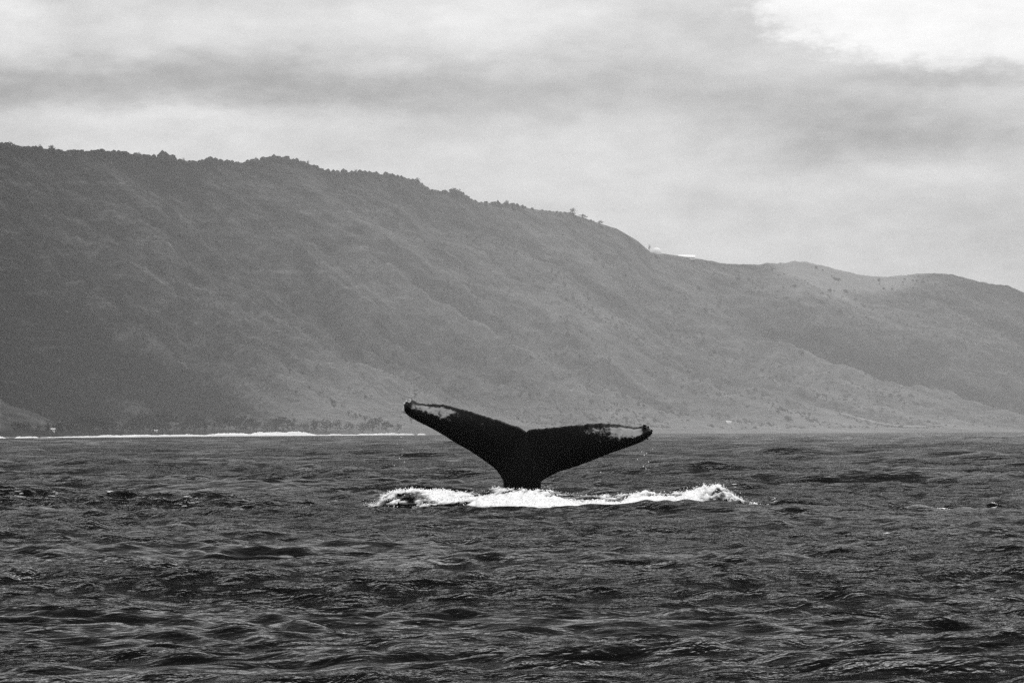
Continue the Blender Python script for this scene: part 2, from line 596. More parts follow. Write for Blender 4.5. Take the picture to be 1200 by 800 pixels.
# ------------------------------------------------------------------ the sea
NW = 200
rs = np.random.RandomState(11)
lam = np.exp(np.linspace(math.log(0.22), math.log(24.0), NW)) * rs.uniform(0.97, 1.03, NW)
kk = 2 * math.pi / lam
spread = np.where(lam > 2.5, 0.50, 0.66)
th = math.radians(-96) + rs.normal(0, 1, NW) * spread        # travelling towards the camera
kx, ky = kk * np.cos(th), kk * np.sin(th)
sl = np.where(lam < 0.8, 0.047, np.maximum(0.047 * (0.8 / lam) ** 1.6, 0.0105)) * np.where(lam > 9.0, 0.62, 1.0)
amp = sl / kk * rs.uniform(0.6, 1.35, NW)
ph = rs.uniform(0, 2 * math.pi, NW)
CHOP = 0.5
WX, WY = 0.19, 80.0        # where the whale goes down


def mound(x, y):
    """water heaped up round the sinking tail"""
    def win(a, lo, hi, s):
        return 1 / (1 + np.exp(-(a - lo) / s)) * 1 / (1 + np.exp((a - hi) / s))
    f = 0.12 * win(x, -1.3, 3.9, 0.22) * np.exp(-((y - 78.6 + 0.10 * np.sin(x * 1.7)) / 0.42) ** 2)
    b = 0.29 * win(x, -2.45, 3.4, 0.16) * np.exp(-((y - 79.5 + 0.06 * np.sin(x * 2.3)) / 0.6) ** 2)
    l = 0.05 * np.exp(-((x + 1.85) / 0.42) ** 2 - ((y - 79.5) / 0.6) ** 2)
    r = 0.26 * np.exp(-((x - 3.8) / 0.5) ** 2 - ((y - 79.6) / 0.5) ** 2)
    w = 0.13 * np.exp(-((x - 5.2) / 1.1) ** 2 - ((y - 80.6) / 0.5) ** 2)
    s = 0.06 * np.exp(-((x + 6.9) / 2.3) ** 2 - ((y - 80.5 - 0.12 * (x + 7)) / 0.55) ** 2)
    t = 0.13 * np.exp(-((x - 0.2) / 0.9) ** 2 - ((y - 79.45) / 0.45) ** 2)
    return f + b + l + r + w + s + t


def sea(x, y, minlam):
    """Gerstner surface over flat arrays; minlam is one number"""
    x = x.astype(np.float32)
    y = y.astype(np.float32)
    ox = np.zeros_like(x)
    oy = np.zeros_like(x)
    oz = np.zeros_like(x)
    for i in range(NW):
        if lam[i] < minlam:
            continue
        f = min(1.0, (lam[i] / minlam - 1.0) * 2.5)
        p = np.float32(kx[i]) * x + np.float32(ky[i]) * y + np.float32(ph[i])
        A = np.float32(amp[i] * f)
        oz += A * np.cos(p)
        s = np.sin(p) * A * np.float32(CHOP)
        ox -= s * np.float32(kx[i] / kk[i])
        oy -= s * np.float32(ky[i] / kk[i])
    # gusts: patches of steeper and calmer chop
    g = 0.78 + 0.5 * fbm(x / 7.0, y / 16.0, 3, 201).astype(np.float32)
    D = np.hypot(x, y)
    g = g * (0.76 + 1.33 * sstep(D, 25, 160)).astype(np.float32)
    calm = 1 - 0.6 * sstep(x, -4.2, -2.6) * (1 - sstep(x, 4.6, 6.2)) * sstep(y, 75.5, 77.5) * (1 - sstep(y, 81, 84))
    g = g * calm.astype(np.float32)
    return x + ox * g, y + oy * g, oz * g + mound(x, y).astype(np.float32)


rows_d = [9.0]
while rows_d[-1] < 12000:
    d = rows_d[-1]
    if d < 17:
        st = 0.5
    elif 77.3 < d < 82.5:
        st = 0.085
    elif d < 110:
        st = 0.0034 * d
    elif d < 420:
        st = 0.0033 * d
    elif d < 900:
        st = 2.2
    elif d < 2000:
        st = 6.0
    else:
        st = 0.035 * d
    rows_d.append(d + st)
rows_d = np.array([0.5, 2, 4.5, 7] + rows_d)
FOV = 0.138
ang = np.concatenate([np.linspace(-math.pi, -0.5, 24, endpoint=False), np.linspace(-0.5, -FOV, 40, endpoint=False),
                      np.linspace(-FOV, FOV, 640, endpoint=False), np.linspace(FOV, 0.5, 40, endpoint=False), np.linspace(0.5, math.pi, 25)])
nr, nc = len(rows_d), len(ang)
SV = np.zeros((nr, nc, 3), np.float32)
step_d = np.gradient(rows_d)
blk = 24
for j in range(0, nr, blk):
    dd = rows_d[j:j + blk]
    ml = max(0.22, 1.9 * float(step_d[j:j + blk].min()), 3.2 * float(dd[0]) * 2 * FOV / 640)
    gx = (dd[:, None] * np.sin(ang)[None, :])
    gy = (dd[:, None] * np.cos(ang)[None, :])
    if dd[0] > 2600 or dd[-1] < 9:
        SV[j:j + len(dd), :, 0] = gx
        SV[j:j + len(dd), :, 1] = gy
        SV[j:j + len(dd), :, 2] = 0
        continue
    a_, b_, c_ = sea(gx.ravel(), gy.ravel(), ml)
    fade = (1 - sstep(dd, 1800, 2600))[:, None] * sstep(dd, 7, 14)[:, None]
    # coarse directions outside the field keep still water
    fa = (1 - sstep(np.abs(ang), 0.35, 0.55))[None, :] * fade
    SV[j:j + len(dd), :, 0] = gx + (a_.reshape(gx.shape) - gx) * fa
    SV[j:j + len(dd), :, 1] = gy + (b_.reshape(gx.shape) - gy) * fa
    SV[j:j + len(dd), :, 2] = c_.reshape(gx.shape) * fa
sq = grid_quads(nr, nc)
hub = len(SV.reshape(-1, 3))
V = np.concatenate([SV.reshape(-1, 3), np.zeros((1, 3), np.float32)])
tri = np.stack([np.full(nc - 1, hub), np.arange(1, nc), np.arange(0, nc - 1)], -1)
me = mesh_np("sea", V, sq, tri)
link("sea", me, M_WATER, kind='structure', label='dark choppy sea with short steep wind waves')


# ------------------------------------------------------------------ foam round the tail
def clump(n, seed):
    """a lump of foam: low icosphere with a rough skin"""
    bm = bmesh.new()
    bmesh.ops.create_icosphere(bm, subdivisions=n, radius=1.0)
    r = random.Random(seed)
    for v in bm.verts:
        v.co *= r.uniform(0.65, 1.2)
    vs = np.array([v.co[:] for v in bm.verts])
    fs = np.array([[v.index for v in f.verts] for f in bm.faces])
    bm.free()
    return vs, fs


CL = [clump(1, s) for s in range(5)]


def scatter(points, sizes, seed=0, squash=(1, 1, 1)):
    r = np.random.RandomState(seed)
    VV, FF = [], []
    off = 0
    for p, s in zip(points, sizes):
        vs, fs = CL[r.randint(len(CL))]
        a_ = r.uniform(0, 6.28)
        c_, s_ = math.cos(a_), math.sin(a_)
        R = np.array([[c_, -s_, 0], [s_, c_, 0], [0, 0, 1]])
        VV.append(vs @ R * np.array(squash) * s + np.array(p))
        FF.append(fs + off)
        off += len(vs)
    return np.concatenate(VV), np.concatenate(FF)


# the foam sheet rides a few centimetres over the sea surface
gx1 = np.arange(-2.75, 5.0, 0.02)
gy1 = np.arange(77.9, 81.6, 0.04)
GX, GY = np.meshgrid(gx1, gy1)
fx, fy, fz = sea(GX.ravel(), GY.ravel(), 0.30)
fx, fy, fz = [v.reshape(GX.shape) for v in (fx, fy, fz)]


def gauss(v, c, s):
    return np.exp(-((v - c) / s) ** 2)


front = sstep(GX, -1.15, -0.1) * (1 - sstep(GX, 3.5, 3.95)) * gauss(GY, 78.65 - 0.10 * np.sin(GX * 1.7), 0.52 + 0.08 * np.sin(GX * 2.9))
inlet = sstep(GX, -2.0, -1.2) * (1 - sstep(GX, -0.3, 0.6)) * gauss(GY, 79.0 - 0.40 * (GX + 0.6), 0.30)
backf = sstep(GX, -2.35, -2.1) * (1 - sstep(GX, 2.6, 3.9)) * gauss(GY, 79.45, 0.60)
rim = gauss(GX, -2.38 + 0.30 * (GY - 79.4), 0.20) * gauss(GY, 79.45, 0.5) + 0.9 * gauss(GX, -1.9, 0.55) * gauss(GY, 79.6, 0.16)
right = gauss(GX, 3.75, 0.42) * gauss(GY, 79.7, 0.5) + 0.7 * gauss(GX, 4.15, 0.28) * gauss(GY, 79.25, 0.22) + 0.4 * gauss(GX, 4.48, 0.14) * gauss(GY, 79.3, 0.15)
streak = fbm(GX * 2.6 + GY * 1.2, GY * 6.0 - GX * 2.2, 5, 301, 0.68)
fine = fbm(GX * 11, GY * 11, 4, 307, 0.6)
mask = 2.5 * front + 0.95 * inlet + (0.46 + 0.35 * (1 - sstep(GX, -1.7, -0.9))) * backf + 1.2 * rim + 1.35 * right + 3.8 * (streak - 0.5) + 0.9 * (fine - 0.5) - 0.62
lump = fbm(GX * 6.5, GY * 6.5, 4, 311, 0.6) - 0.35
lump2 = fbm(GX * 22, GY * 22, 3, 317, 0.6) - 0.4
thick = np.clip(mask, 0, 1)
FZ = fz + 0.012 + thick ** 0.6 * (0.10 * np.clip(lump, -0.1, 1) + 0.03 * lump2) + 0.03 * thick + 0.26 * right * np.clip(lump + 0.2, 0, 1)
FV = np.stack([fx, fy, FZ], -1).reshape(-1, 3)
Q = grid_quads(*GX.shape)
ok = (mask.ravel()[Q] > -0.32).sum(1) >= 3
used = np.unique(Q[ok])
remap = -np.ones(len(FV), int)
remap[used] = np.arange(len(used))
sheet_v, sheet_q = FV[used], remap[Q[ok]]
# clots and spray over it
flat = np.clip(mask - 0.15, 0, 1.0).ravel() ** 1.2
r0 = np.random.RandomState(5)
pick = r0.choice(len(flat), 6000, p=flat / flat.sum())
P = FV[pick] + np.c_[r0.normal(0, .02, 6000), r0.normal(0, .03, 6000), np.abs(r0.normal(0, .018, 6000))]
S = np.exp(r0.normal(math.log(0.008), 0.4, 6000))
# splash heads: left lip, right crest, behind the tail
extra = []
for (cx, cy, n, sx, sz, z0) in ((3.85, 79.6, 420, 0.20, 0.10, 0.02), (3.5, 79.6, 260, 0.25, 0.07, 0.02), (4.15, 79.3, 150, 0.20, 0.04, 0.0),
                                (-2.2, 79.45, 200, 0.16, 0.05, 0.01), (-1.9, 79.6, 180, 0.35, 0.06, 0.02), (-0.9, 79.6, 130, 0.5, 0.05, 0.02),
                                (0.72, 79.7, 150, 0.16, 0.06, 0.03), (1.0, 79.75, 110, 0.3, 0.05, 0.02), (2.0, 79.7, 150, 0.9, 0.04, 0.02),
                                (-0.15, 79.45, 120, 0.25, 0.05, 0.02)):
    n = int(n * (1.2 if cx > 3 or cx < -1.8 else 0.55))
    ex = r0.normal(cx, sx, n)
    ey = r0.normal(cy, 0.14, n)
    hx_, hy_, hz_ = sea(ex, ey, 0.3)
    ez = hz_ + z0 + np.abs(r0.normal(0, sz * 0.75, n))
    extra.append(np.stack([hx_, hy_, ez], -1))
extra = np.concatenate(extra)
P = np.concatenate([P, extra])
S = np.concatenate([S, np.exp(r0.normal(math.log(0.0065), 0.4, len(extra)))])
cv, cf = scatter(P, S, 3)
me = mesh_np("wake_foam", np.concatenate([sheet_v, cv]), sheet_q, cf + len(sheet_v))
at = me.attributes.new('thickness', 'FLOAT_VECTOR', 'POINT')
at.data.foreach_set('vector', np.repeat(np.concatenate([mask.ravel()[used], np.ones(len(cv))]).astype(np.float32), 3))
link("wake_foam", me, M_FILM, kind='stuff', label='white churned foam where the tail slides into the sea')

# scraps of foam on the wave to the left, and a few far flecks
r1_ = np.random.RandomState(19)
P, S = [], []
for (x0, x1, y, D, n) in ((0, 22, 568, 84, 26), (18, 44, 578, 81, 34), (42, 62, 566, 84, 44), (78, 92, 568, 83, 50), (64, 78, 577.5, 81, 14), (182, 208, 567, 83.5, 52),
                          (262, 292, 569, 83, 44), (128, 131, 579, 81, 6), (1160, 1182, 576, 81, 24), (1036, 1040, 642, 60, 6), (212, 240, 583, 80, 16),
                          (858, 866, 545, 100, 6), (384, 404, 562, 86, 8), (330, 350, 574, 82, 10)):
    for k in range(n):
        u = r1_.rand()
        x = x0 + (x1 - x0) * u
        p = spot(x, 500, D + r1_.normal(0, 0.25) + 0.6 * (u - 0.5))
        P.append((p.x, p.y))
        S.append(math.exp(r1_.normal(math.log(0.011), 0.5)))
P = np.array(P)
hx_, hy_, hz_ = sea(P[:, 0], P[:, 1], 0.3)
cv, cf = scatter(np.stack([hx_, hy_, hz_ + 0.004], -1), S, 4, (3.6, 1.8, 0.7))
me = mesh_np("foam_flecks", cv, None, cf)
link("foam_flecks", me, M_FOAM, kind='stuff', label='small white foam flecks scattered on the nearby wave crests')

# drops falling from the fluke tips
P, S = [], []
for (x, y) in ((470, 512), (475, 519), (471, 533), (468, 537), (472, 526), (466, 520), (474, 541), (462, 545), (758, 531), (755, 533), (754, 546), (757, 549),
               (704, 553), (689, 553), (752, 529), (760, 541), (747, 538), (476, 508), (467, 505), (483, 552), (765, 526), (736, 541)):
    p = spot(x, y, 79.9 + r1_.normal(0, 0.1))
    P.append(tuple(p))
    S.append(r1_.uniform(0.005, 0.011))
cv, cf = scatter(P, S, 6, (1, 1, 1.3))
me = mesh_np("water_drops", cv, None, cf)
link("water_drops", me, M_FOAM, kind='stuff', label='bright water drops falling from both fluke tips')


# ------------------------------------------------------------------ the whale
LEFT_T = [(473, 472.5), (476, 469), (481, 467.8), (486, 470), (490, 472), (510, 473), (524, 474.5), (540, 479), (560, 484.5), (580, 491), (600, 497.5), (610, 501), (617, 506)]
LEFT_L = [(472.6, 474), (473, 479), (474.5, 483), (478, 487), (490, 494), (506, 502), (520, 510), (536, 520), (552, 529), (568, 540), (580, 549), (587, 558), (591, 566)]
RIGHT_T = [(617, 506), (620, 503.8), (626, 502.5), (640, 501.5), (660, 499.5), (680, 497.5), (700, 496), (716, 496), (730, 498), (746, 500.5), (755, 498.6), (760, 500), (764, 503)]
RIGHT_L = [(632, 566), (640, 560), (654, 553), (670, 548), (690, 541), (710, 533), (730, 526), (740, 522.5), (748, 519.5), (755, 516.5), (760, 513), (763, 509.5), (764.5, 505.5)]


def resample(pts, n, pw=1.0):
    p = np.array(pts, float)
    s = np.concatenate([[0], np.cumsum(np.hypot(*np.diff(p, axis=0).T))])
    s /= s[-1]
    u = np.linspace(0, 1, n)
    # gentle smoothing between the traced points (Catmull-Rom)
    out = np.zeros((n, 2))
    for k, v in enumerate(u):
        i = int(np.clip(np.searchsorted(s, v) - 1, 0, len(p) - 2))
        f = (v - s[i]) / (s[i + 1] - s[i])
        p0, p1, p2, p3 = p[max(i - 1, 0)], p[i], p[i + 1], p[min(i + 2, len(p) - 1)]
        out[k] = 0.5 * (2 * p1 + (p2 - p0) * f + (2 * p0 - 5 * p1 + 4 * p2 - p3) * f * f + (3 * p1 - p0 - 3 * p2 + p3) * f ** 3)
    return out


NS = 84
lt, ll = resample(LEFT_T, NS), resample(LEFT_L, NS)
rt, rl = resample(RIGHT_T, NS), resample(RIGHT_L, NS)
NB = 9
cb = np.linspace(0, 1, NB + 2)[1:-1]
bt = np.array([(617, 506)] * NB) + np.c_[np.linspace(-0.4, 0.4, NB), np.zeros(NB)]
bl = np.c_[591 + (632 - 591) * cb, 566 + 2.0 * np.sin(cb * math.pi)]
TT = np.concatenate([lt, bt, rt])
LL = np.concatenate([ll, bl, rl])
span = np.concatenate([np.linspace(-1, -0.06, NS), np.linspace(-0.05, 0.05, NB), np.linspace(0.06, 1, NS)])
# notched, ragged trailing edge
jag = (fbm(np.arange(len(TT)) * 0.45, 3.3, 4, 401, 0.7) - 0.5) * 2.5 * sstep(np.abs(span), 0.03, 0.12) * (1 - 0.5 * sstep(np.abs(span), 0.93, 1))
TT[:, 1] += jag
NCH = 30
ch = np.linspace(0, 1, NCH)
WD = 80.0


def to_world(px, py):
    d = ray(px, py)
    return np.array((d.x, d.y, d.z)) * (WD / d.y) + np.array((0, 0, EYE))


def fluke():
    front, backv, pig = [], [], []
    n = len(TT)
    for i in range(n):
        Lw, Tw = to_world(*LL[i]), to_world(*TT[i])
        s = span[i]
        a_ = abs(s)
        chord = np.linalg.norm(Tw - Lw)
        core = math.exp(-(s / 0.20) ** 2)
        tmax = 0.030 + 0.10 * (1 - a_) + 0.17 * core
        tmax = min(tmax, 0.03 + 0.35 * chord)
        f, b, g = [], [], []
        for c in ch:
            p = Lw * (1 - c) + Tw * c
            # aerofoil thickness: round leading edge, thin trailing edge
            tk = tmax * (2.6 * (math.sqrt(max(c, 0)) * 0.62 - 0.30 * c - 0.32 * c * c)) if c < 1 else 0
            tk = max(tk, 0.0) + (0.0 if c in (0.0, 1.0) else 0.004)
            if core > 0.05:      # the tail stock stays thick down to the water
                tk = tk * (1 - core) + core * (0.30 * math.cos(c * math.pi / 2) ** 0.8 * (0.3 + 0.7 * math.exp(-(s / 0.11) ** 2)) + 0.02 * (1 - c))
            # lean: tips and trailing edge swept away, cupped
            yy = 0.42 * c * (1 - 0.4 * a_) + 0.55 * a_ ** 1.8 - 0.10 * math.sin(c * math.pi) * (1 - core)
            yy += 0.03 * math.sin(9 * s + 1.0) * c
            f.append((p[0], p[1] + yy - tk, p[2]))
            b.append((p[0], p[1] + yy + tk, p[2]))
            # pale patches along the trailing half of the outer flukes
            if s < 0:
                m_ = 0.82 * gss(c, 0.70, 0.27) * ramp(a_, 0.50, 0.70) * (1 - ramp(a_, 0.90, 0.955))
                m_ = 0.80 * m_ + 0.34 * gss(c, 0.84, 0.10) * ramp(a_, 0.15, 0.45) * (1 - ramp(a_, 0.86, 0.92))
            else:
                m_ = 1.02 * gss(c, 0.66, 0.29) * (0.35 * ramp(a_, 0.40, 0.62) + 0.65 * ramp(a_, 0.60, 0.80)) * (1 - ramp(a_, 0.89, 0.94))
                m_ = m_ + 0.36 * gss(c, 0.84, 0.12) * ramp(a_, 0.28, 0.6) * (1 - ramp(a_, 0.88, 0.93))
            g.append(m_ * (1 - 0.65 * ramp(c, 0.83, 0.94)))
        front.append(f)
        backv.append(b)
        pig.append(g)
    return np.array(front), np.array(backv), np.array(pig)


def gss(v, c, s):
    return math.exp(-((v - c) / s) ** 2)


def ramp(v, lo, hi):
    t = min(max((v - lo) / (hi - lo), 0), 1)
    return t * t * (3 - 2 * t)


F_, B_, G_ = fluke()
n = len(TT)
# the tail stock goes on below the surface: extend from the leading line of the middle sections
mid = [i for i in range(n) if abs(span[i]) <= 0.085]
bm = bmesh.new()
fv = [[bm.verts.new(F_[i, j]) for j in range(NCH)] for i in range(n)]
bv = [[(fv[i][j] if j == NCH - 1 or (j == 0 and i not in mid[1:-1]) or i in (0, n - 1) else bm.verts.new(B_[i, j])) for j in range(NCH)] for i in range(n)]
pig = {}
for i in range(n):
    for j in range(NCH):
        pig[fv[i][j]] = G_[i, j]
        pig.setdefault(bv[i][j], 0.0)


def face(*v):
    u = []
    for w in v:
        if w not in u:
            u.append(w)
    if len(u) >= 3:
        try:
            bm.faces.new(u)
        except ValueError:
            pass


for i in range(n - 1):
    for j in range(NCH - 1):
        face(fv[i][j], fv[i + 1][j], fv[i + 1][j + 1], fv[i][j + 1])
        face(bv[i][j], bv[i][j + 1], bv[i + 1][j + 1], bv[i + 1][j])
loop = [fv[i][0] for i in mid] + [bv[i][0] for i in reversed(mid[1:-1])]
prev = loop
cx0 = sum(v.co.x for v in loop) / len(loop)
cy0 = sum(v.co.y for v in loop) / len(loop)
cz0 = sum(v.co.z for v in loop) / len(loop)
for k, (dz_, sx_, sy_, oy_) in enumerate(((-0.15, 1.0, 1.1, 0.0), (-0.4, 1.06, 1.35, -0.05), (-0.8, 1.2, 1.8, -0.15), (-1.4, 1.5, 2.4, -0.35), (-2.1, 1.9, 3.0, -0.7), (-2.6, 2.1, 3.2, -1.0))):
    ring = []
    for v in loop:
        w = bm.verts.new((cx0 + (v.co.x - cx0) * sx_, cy0 + (v.co.y - cy0) * sy_ + oy_, cz0 + dz_ + (v.co.z - cz0) * max(0, 1 - k * 0.3)))
        pig[w] = 0.0
        ring.append(w)
    for a_, b_, c_, d_ in zip(prev, prev[1:] + prev[:1], ring[1:] + ring[:1], ring):
        face(a_, d_, c_, b_)
    prev = ring
face(*prev)
bmesh.ops.recalc_face_normals(bm, faces=bm.faces)
base = Vector((WX, WY, 0.0))
me = bpy.data.meshes.new("tail_fluke")
bm.verts.index_update()
vals = [pig.get(v, 0.0) for v in bm.verts]
for v in bm.verts:
    v.co -= base
bm.to_mesh(me)
bm.free()
for p in me.polygons:
    p.use_smooth = True
at = me.attributes.new('pigment', 'FLOAT_VECTOR', 'POINT')
at.data.foreach_set('vector', np.repeat(np.array(vals, np.float32), 3))
whale = link("humpback_whale", me, M_WHALE, label='dark humpback whale with raised tail fluke sinking into white foam', cat='whale', loc=base)

# barnacles: rough rims on both fluke tips
tips = {'left': [(473, 472), (472, 476), (471.5, 479), (472, 482), (473.5, 484), (475, 469.5), (478, 468), (474.5, 474), (481, 467.5)],
        'right': [(764, 503), (765, 506), (764.5, 509), (763, 512), (761, 500.5), (758, 498.5), (755, 498), (760, 515), (762, 505)]}
for side, lst in tips.items():
    for (x, y) in lst:
        rr = rnd.uniform(0.018, 0.034) * (1.0 if side == 'left' else 0.9)
        cxy = (478, 477) if side == 'left' else (757, 507)
        w = to_world(x + 0.22 * (cxy[0] - x), y + 0.22 * (cxy[1] - y))
        bmb = bmesh.new()
        # a cluster of three truncated shell cones
        for k in range(3):
            ox, oz = rnd.uniform(-.03, .03), rnd.uniform(-.03, .03)
            mt = Matrix.Translation((ox, rnd.uniform(-.02, .02), oz)) @ Matrix.Rotation(rnd.uniform(1.0, 2.1), 4, 'X') @ Matrix.Rotation(rnd.uniform(-.6, .6), 4, 'Y')
            bmesh.ops.create_cone(bmb, cap_ends=True, segments=7, radius1=rr, radius2=rr * 0.45, depth=rr * 1.3, matrix=mt)
        mb = bpy.data.meshes.new("barnacle_cluster")
        bmb.to_mesh(mb)
        bmb.free()
        dy = 0.55 * (0.95 if side == 'left' else 0.97) + 0.1
        link("barnacle_cluster", mb, M_BARN if side == 'left' else M_WHALE, whale, loc=(w[0] - base.x, dy, w[2] - base.z))


# ------------------------------------------------------------------ surf along the shore
def strip(x0, x1, h0, seed, off=-60.0):
    """a breaking wave: a long heap of lumpy white water"""
    n_ = max(6, int((x1 - x0) * 1.6))
    sect = [(-6, -0.6), (-4.5, 0.5), (-2.5, 0.92), (0, 1.0), (3, 0.55), (6, 0.1), (9, -0.6)]
    out = []
    for k in range(n_):
        x = x0 + (x1 - x0) * k / (n_ - 1)
        d = ray(x, 506)
        aa = math.atan2(d.x, d.y)
        end = min(1, 6 * k / (n_ - 1), 6 * (n_ - 1 - k) / (n_ - 1)) ** 0.6
        h = h0 * float(base_dist(x)) / 4600.0 * end * (0.45 + 0.9 * float(fbm(x / 14.0, seed, 4, 77, 0.6)))
        D = base_dist(x) + off + 10 * float(vnoise(x / 30.0, seed, 8))
        row = []
        for j, (oy, z) in enumerate(sect):
            jit = 0.35 * (float(vnoise(k * 0.9, j * 1.7 + seed, 5)) - 0.4)
            row.append(((D + oy) * math.sin(aa), (D + oy) * math.cos(aa), (z + (jit if 0 < j < 6 else 0)) * h if z > 0 else z))
        out.append(row)
    return np.array(out).reshape(-1, 3), grid_quads(n_, len(sect))


VV, QQ = [], []
off = 0
for k, (x0, x1, h, o) in enumerate(((-420, -60, 2.6, -60), (-50, 8, 2.6, -70), (16, 46, 2.2, -60), (40, 372, 2.1, -72), (100, 210, 2.2, -60), (240, 300, 3.0, -60), (285, 372, 3.7, -55),
                                    (366, 420, 1.1, -66), (385, 402, 1.6, -70), (418, 446, 2.0, -60), (440, 468, 2.2, -66), (464, 486, 1.5, -66), (489, 499, 1.3, -60), (-900, -430, 2.4, -60))):
    v, q_ = strip(x0, x1, h, 10 + k * 3, o)
    VV.append(v)
    QQ.append(q_ + off)
    off += len(v)
me = mesh_np("surf", np.concatenate(VV), np.concatenate(QQ))
link("surf", me, M_FOAM, kind='stuff', label='white line of surf breaking on the distant shore at the left')


# ------------------------------------------------------------------ trees
def tree_meshes(seed, h, w, kind):
    """trunk with limbs, and a crown of many leaf clumps; base at the origin"""
    r = random.Random(seed)
    bm = bmesh.new()

    def limb(p, q_, r0_, r1__):
        p, q_ = Vector(p), Vector(q_)
        d = (q_ - p)
        mt = Matrix.Translation((p + q_) / 2) @ d.to_track_quat('Z', 'Y').to_matrix().to_4x4()
        bmesh.ops.create_cone(bm, cap_ends=True, segments=6, radius1=r0_, radius2=r1__, depth=d.length, matrix=mt)
    lean = r.uniform(-.08, .08) * h
    fork = Vector((lean * .5, 0, h * (0.16 if kind != 'tall' else 0.26)))
    limb((0, 0, -0.8), fork, 0.035 * h, 0.022 * h)
    ends = []
    for k in range(5):
        a_ = k * 1.257 + r.uniform(-.4, .4)
        e = fork + Vector((math.cos(a_) * w * .32, math.sin(a_) * w * .32, h * r.uniform(.12, .5)))
        limb(fork, e, 0.016 * h, 0.006 * h)
        ends.append(e)
    tm = bpy.data.meshes.new("trunk")
    bm.to_mesh(tm)
    bm.free()
    # leaf clumps: small crumpled octahedra thrown round the limb ends
    ov = np.array([(1, 0, 0), (-1, 0, 0), (0, 1, 0), (0, -1, 0), (0, 0, 1), (0, 0, -1)], float)
    of = np.array([(0, 2, 4), (2, 1, 4), (1, 3, 4), (3, 0, 4), (2, 0, 5), (1, 2, 5), (3, 1, 5), (0, 3, 5)])
    VV, FF = [], []
    o_ = 0
    for e in ends + [fork + Vector((0, 0, h * .45)), fork + Vector((lean, 0, h * .55))]:
        for k in range(13):
            g = Vector((r.gauss(0, 1), r.gauss(0, 1), r.gauss(0, 1)))
            c = e + Vector((g.x * w * .13, g.y * w * .13, g.z * h * (.11 if kind != 'tall' else .15)))
            s = r.uniform(.035, .085) * (h + w) * .5
            VV.append(ov * np.array([[r.uniform(.6, 1.3) for _ in range(3)] for _ in range(6)]) * s * np.array((1.15, 1.15, .8)) + np.array(c))
            FF.append(of + o_)
            o_ += 6
    cm = mesh_np("crown", np.concatenate(VV), None, np.concatenate(FF), False)
    zmax = np.concatenate(VV)[:, 2].max()
    return tm, cm, zmax


KINDS = [tree_meshes(1, 10, 10, 'round'), tree_meshes(2, 10, 8, 'round'), tree_meshes(3, 12, 7, 'tall'), tree_meshes(4, 9, 12, 'round'), tree_meshes(5, 12, 9, 'tall')]
for k, (tm, cm, _) in enumerate(KINDS):
    tm.materials.append(M_BARK)
    cm.materials.append(M_LEAF)


def place_tree(name, p, size, kind, label, group=None, wide=1.0):
    tm, cm, zmax = KINDS[kind]
    o = link(name, None, label=label, cat='tree', group=group, loc=p)
    s = size / zmax
    o.scale = (s * wide, s * wide, s)
    o.rotation_euler = (0, 0, rnd.uniform(0, 6.28))
    link("trunk", tm, None, o)
    link("crown", cm, None, o)
    return o


# single trees that stand proud on the ridge
RIDGE_TREES = [
    (12, 8.0, 0, 'dark tree on the ridge nearest the left edge of the photo', 1.0),
    (26, 5.0, 2, 'thin short tree between two darker ones on the left end of the ridge', 0.7),
    (47, 7.5, 2, 'narrow upright tree on the ridge just left of a bushier dark one', 0.8),
    (60, 8.0, 1, 'bushy dark tree on the ridge where the left skyline steps down', 1.1),
    (118, 5.0, 3, 'low single tree on the flat ridge left of the first wooded knoll', 1.0),
    (163, 6.0, 4, 'small pointed tree on the ridge just before the first wooded knoll', 0.8),
    (192, 6.5, 0, 'rounded tree crowning the first wooded knoll of the left ridge', 1.2),
    (215, 6.5, 2, 'slender tree at the right foot of the first wooded knoll', 0.7),
    (246, 6.0, 3, 'broad low tree on the ridge dip before the main wooded hump', 1.1),
    (300, 7.0, 4, 'pointed tree at the left foot of the main wooded hump', 0.7),
    (361, 6.5, 2, 'narrow tree on the right shoulder of the main wooded hump', 0.7),
    (417, 6.0, 4, 'small spiky tree on the level ridge right of the main hump', 0.8),
    (489, 6.0, 0, 'tree at the brink of the ridge step above the left fluke', 1.1),
    (533, 7.0, 3, 'bushy tree crowning the knoll above the left fluke', 1.3),
    (594, 6.0, 1, 'small tree on the ridge straight above the notch of the tail', 1.0),
    (671, 8.5, 1, 'lone dark tree standing clear on the ridge above the right fluke', 1.0),
    (684, 5.5, 3, 'low bushy tree just right of the lone dark ridge tree', 1.1),
    (704, 5.5, 0, 'last small tree before the bare steep drop of the ridge', 1.1),
    (761, 9.0, 2, 'thin upright tree beside the white dome', 0.5),
]
for (x, s, k, lab, wide) in RIDGE_TREES:
    p = hill_at(x, 1.0)
    place_tree("ridge_tree", (p.x, p.y, p.z - 1.5), s * math.hypot(p.x, p.y) / 4800.0, k, lab, None, wide)

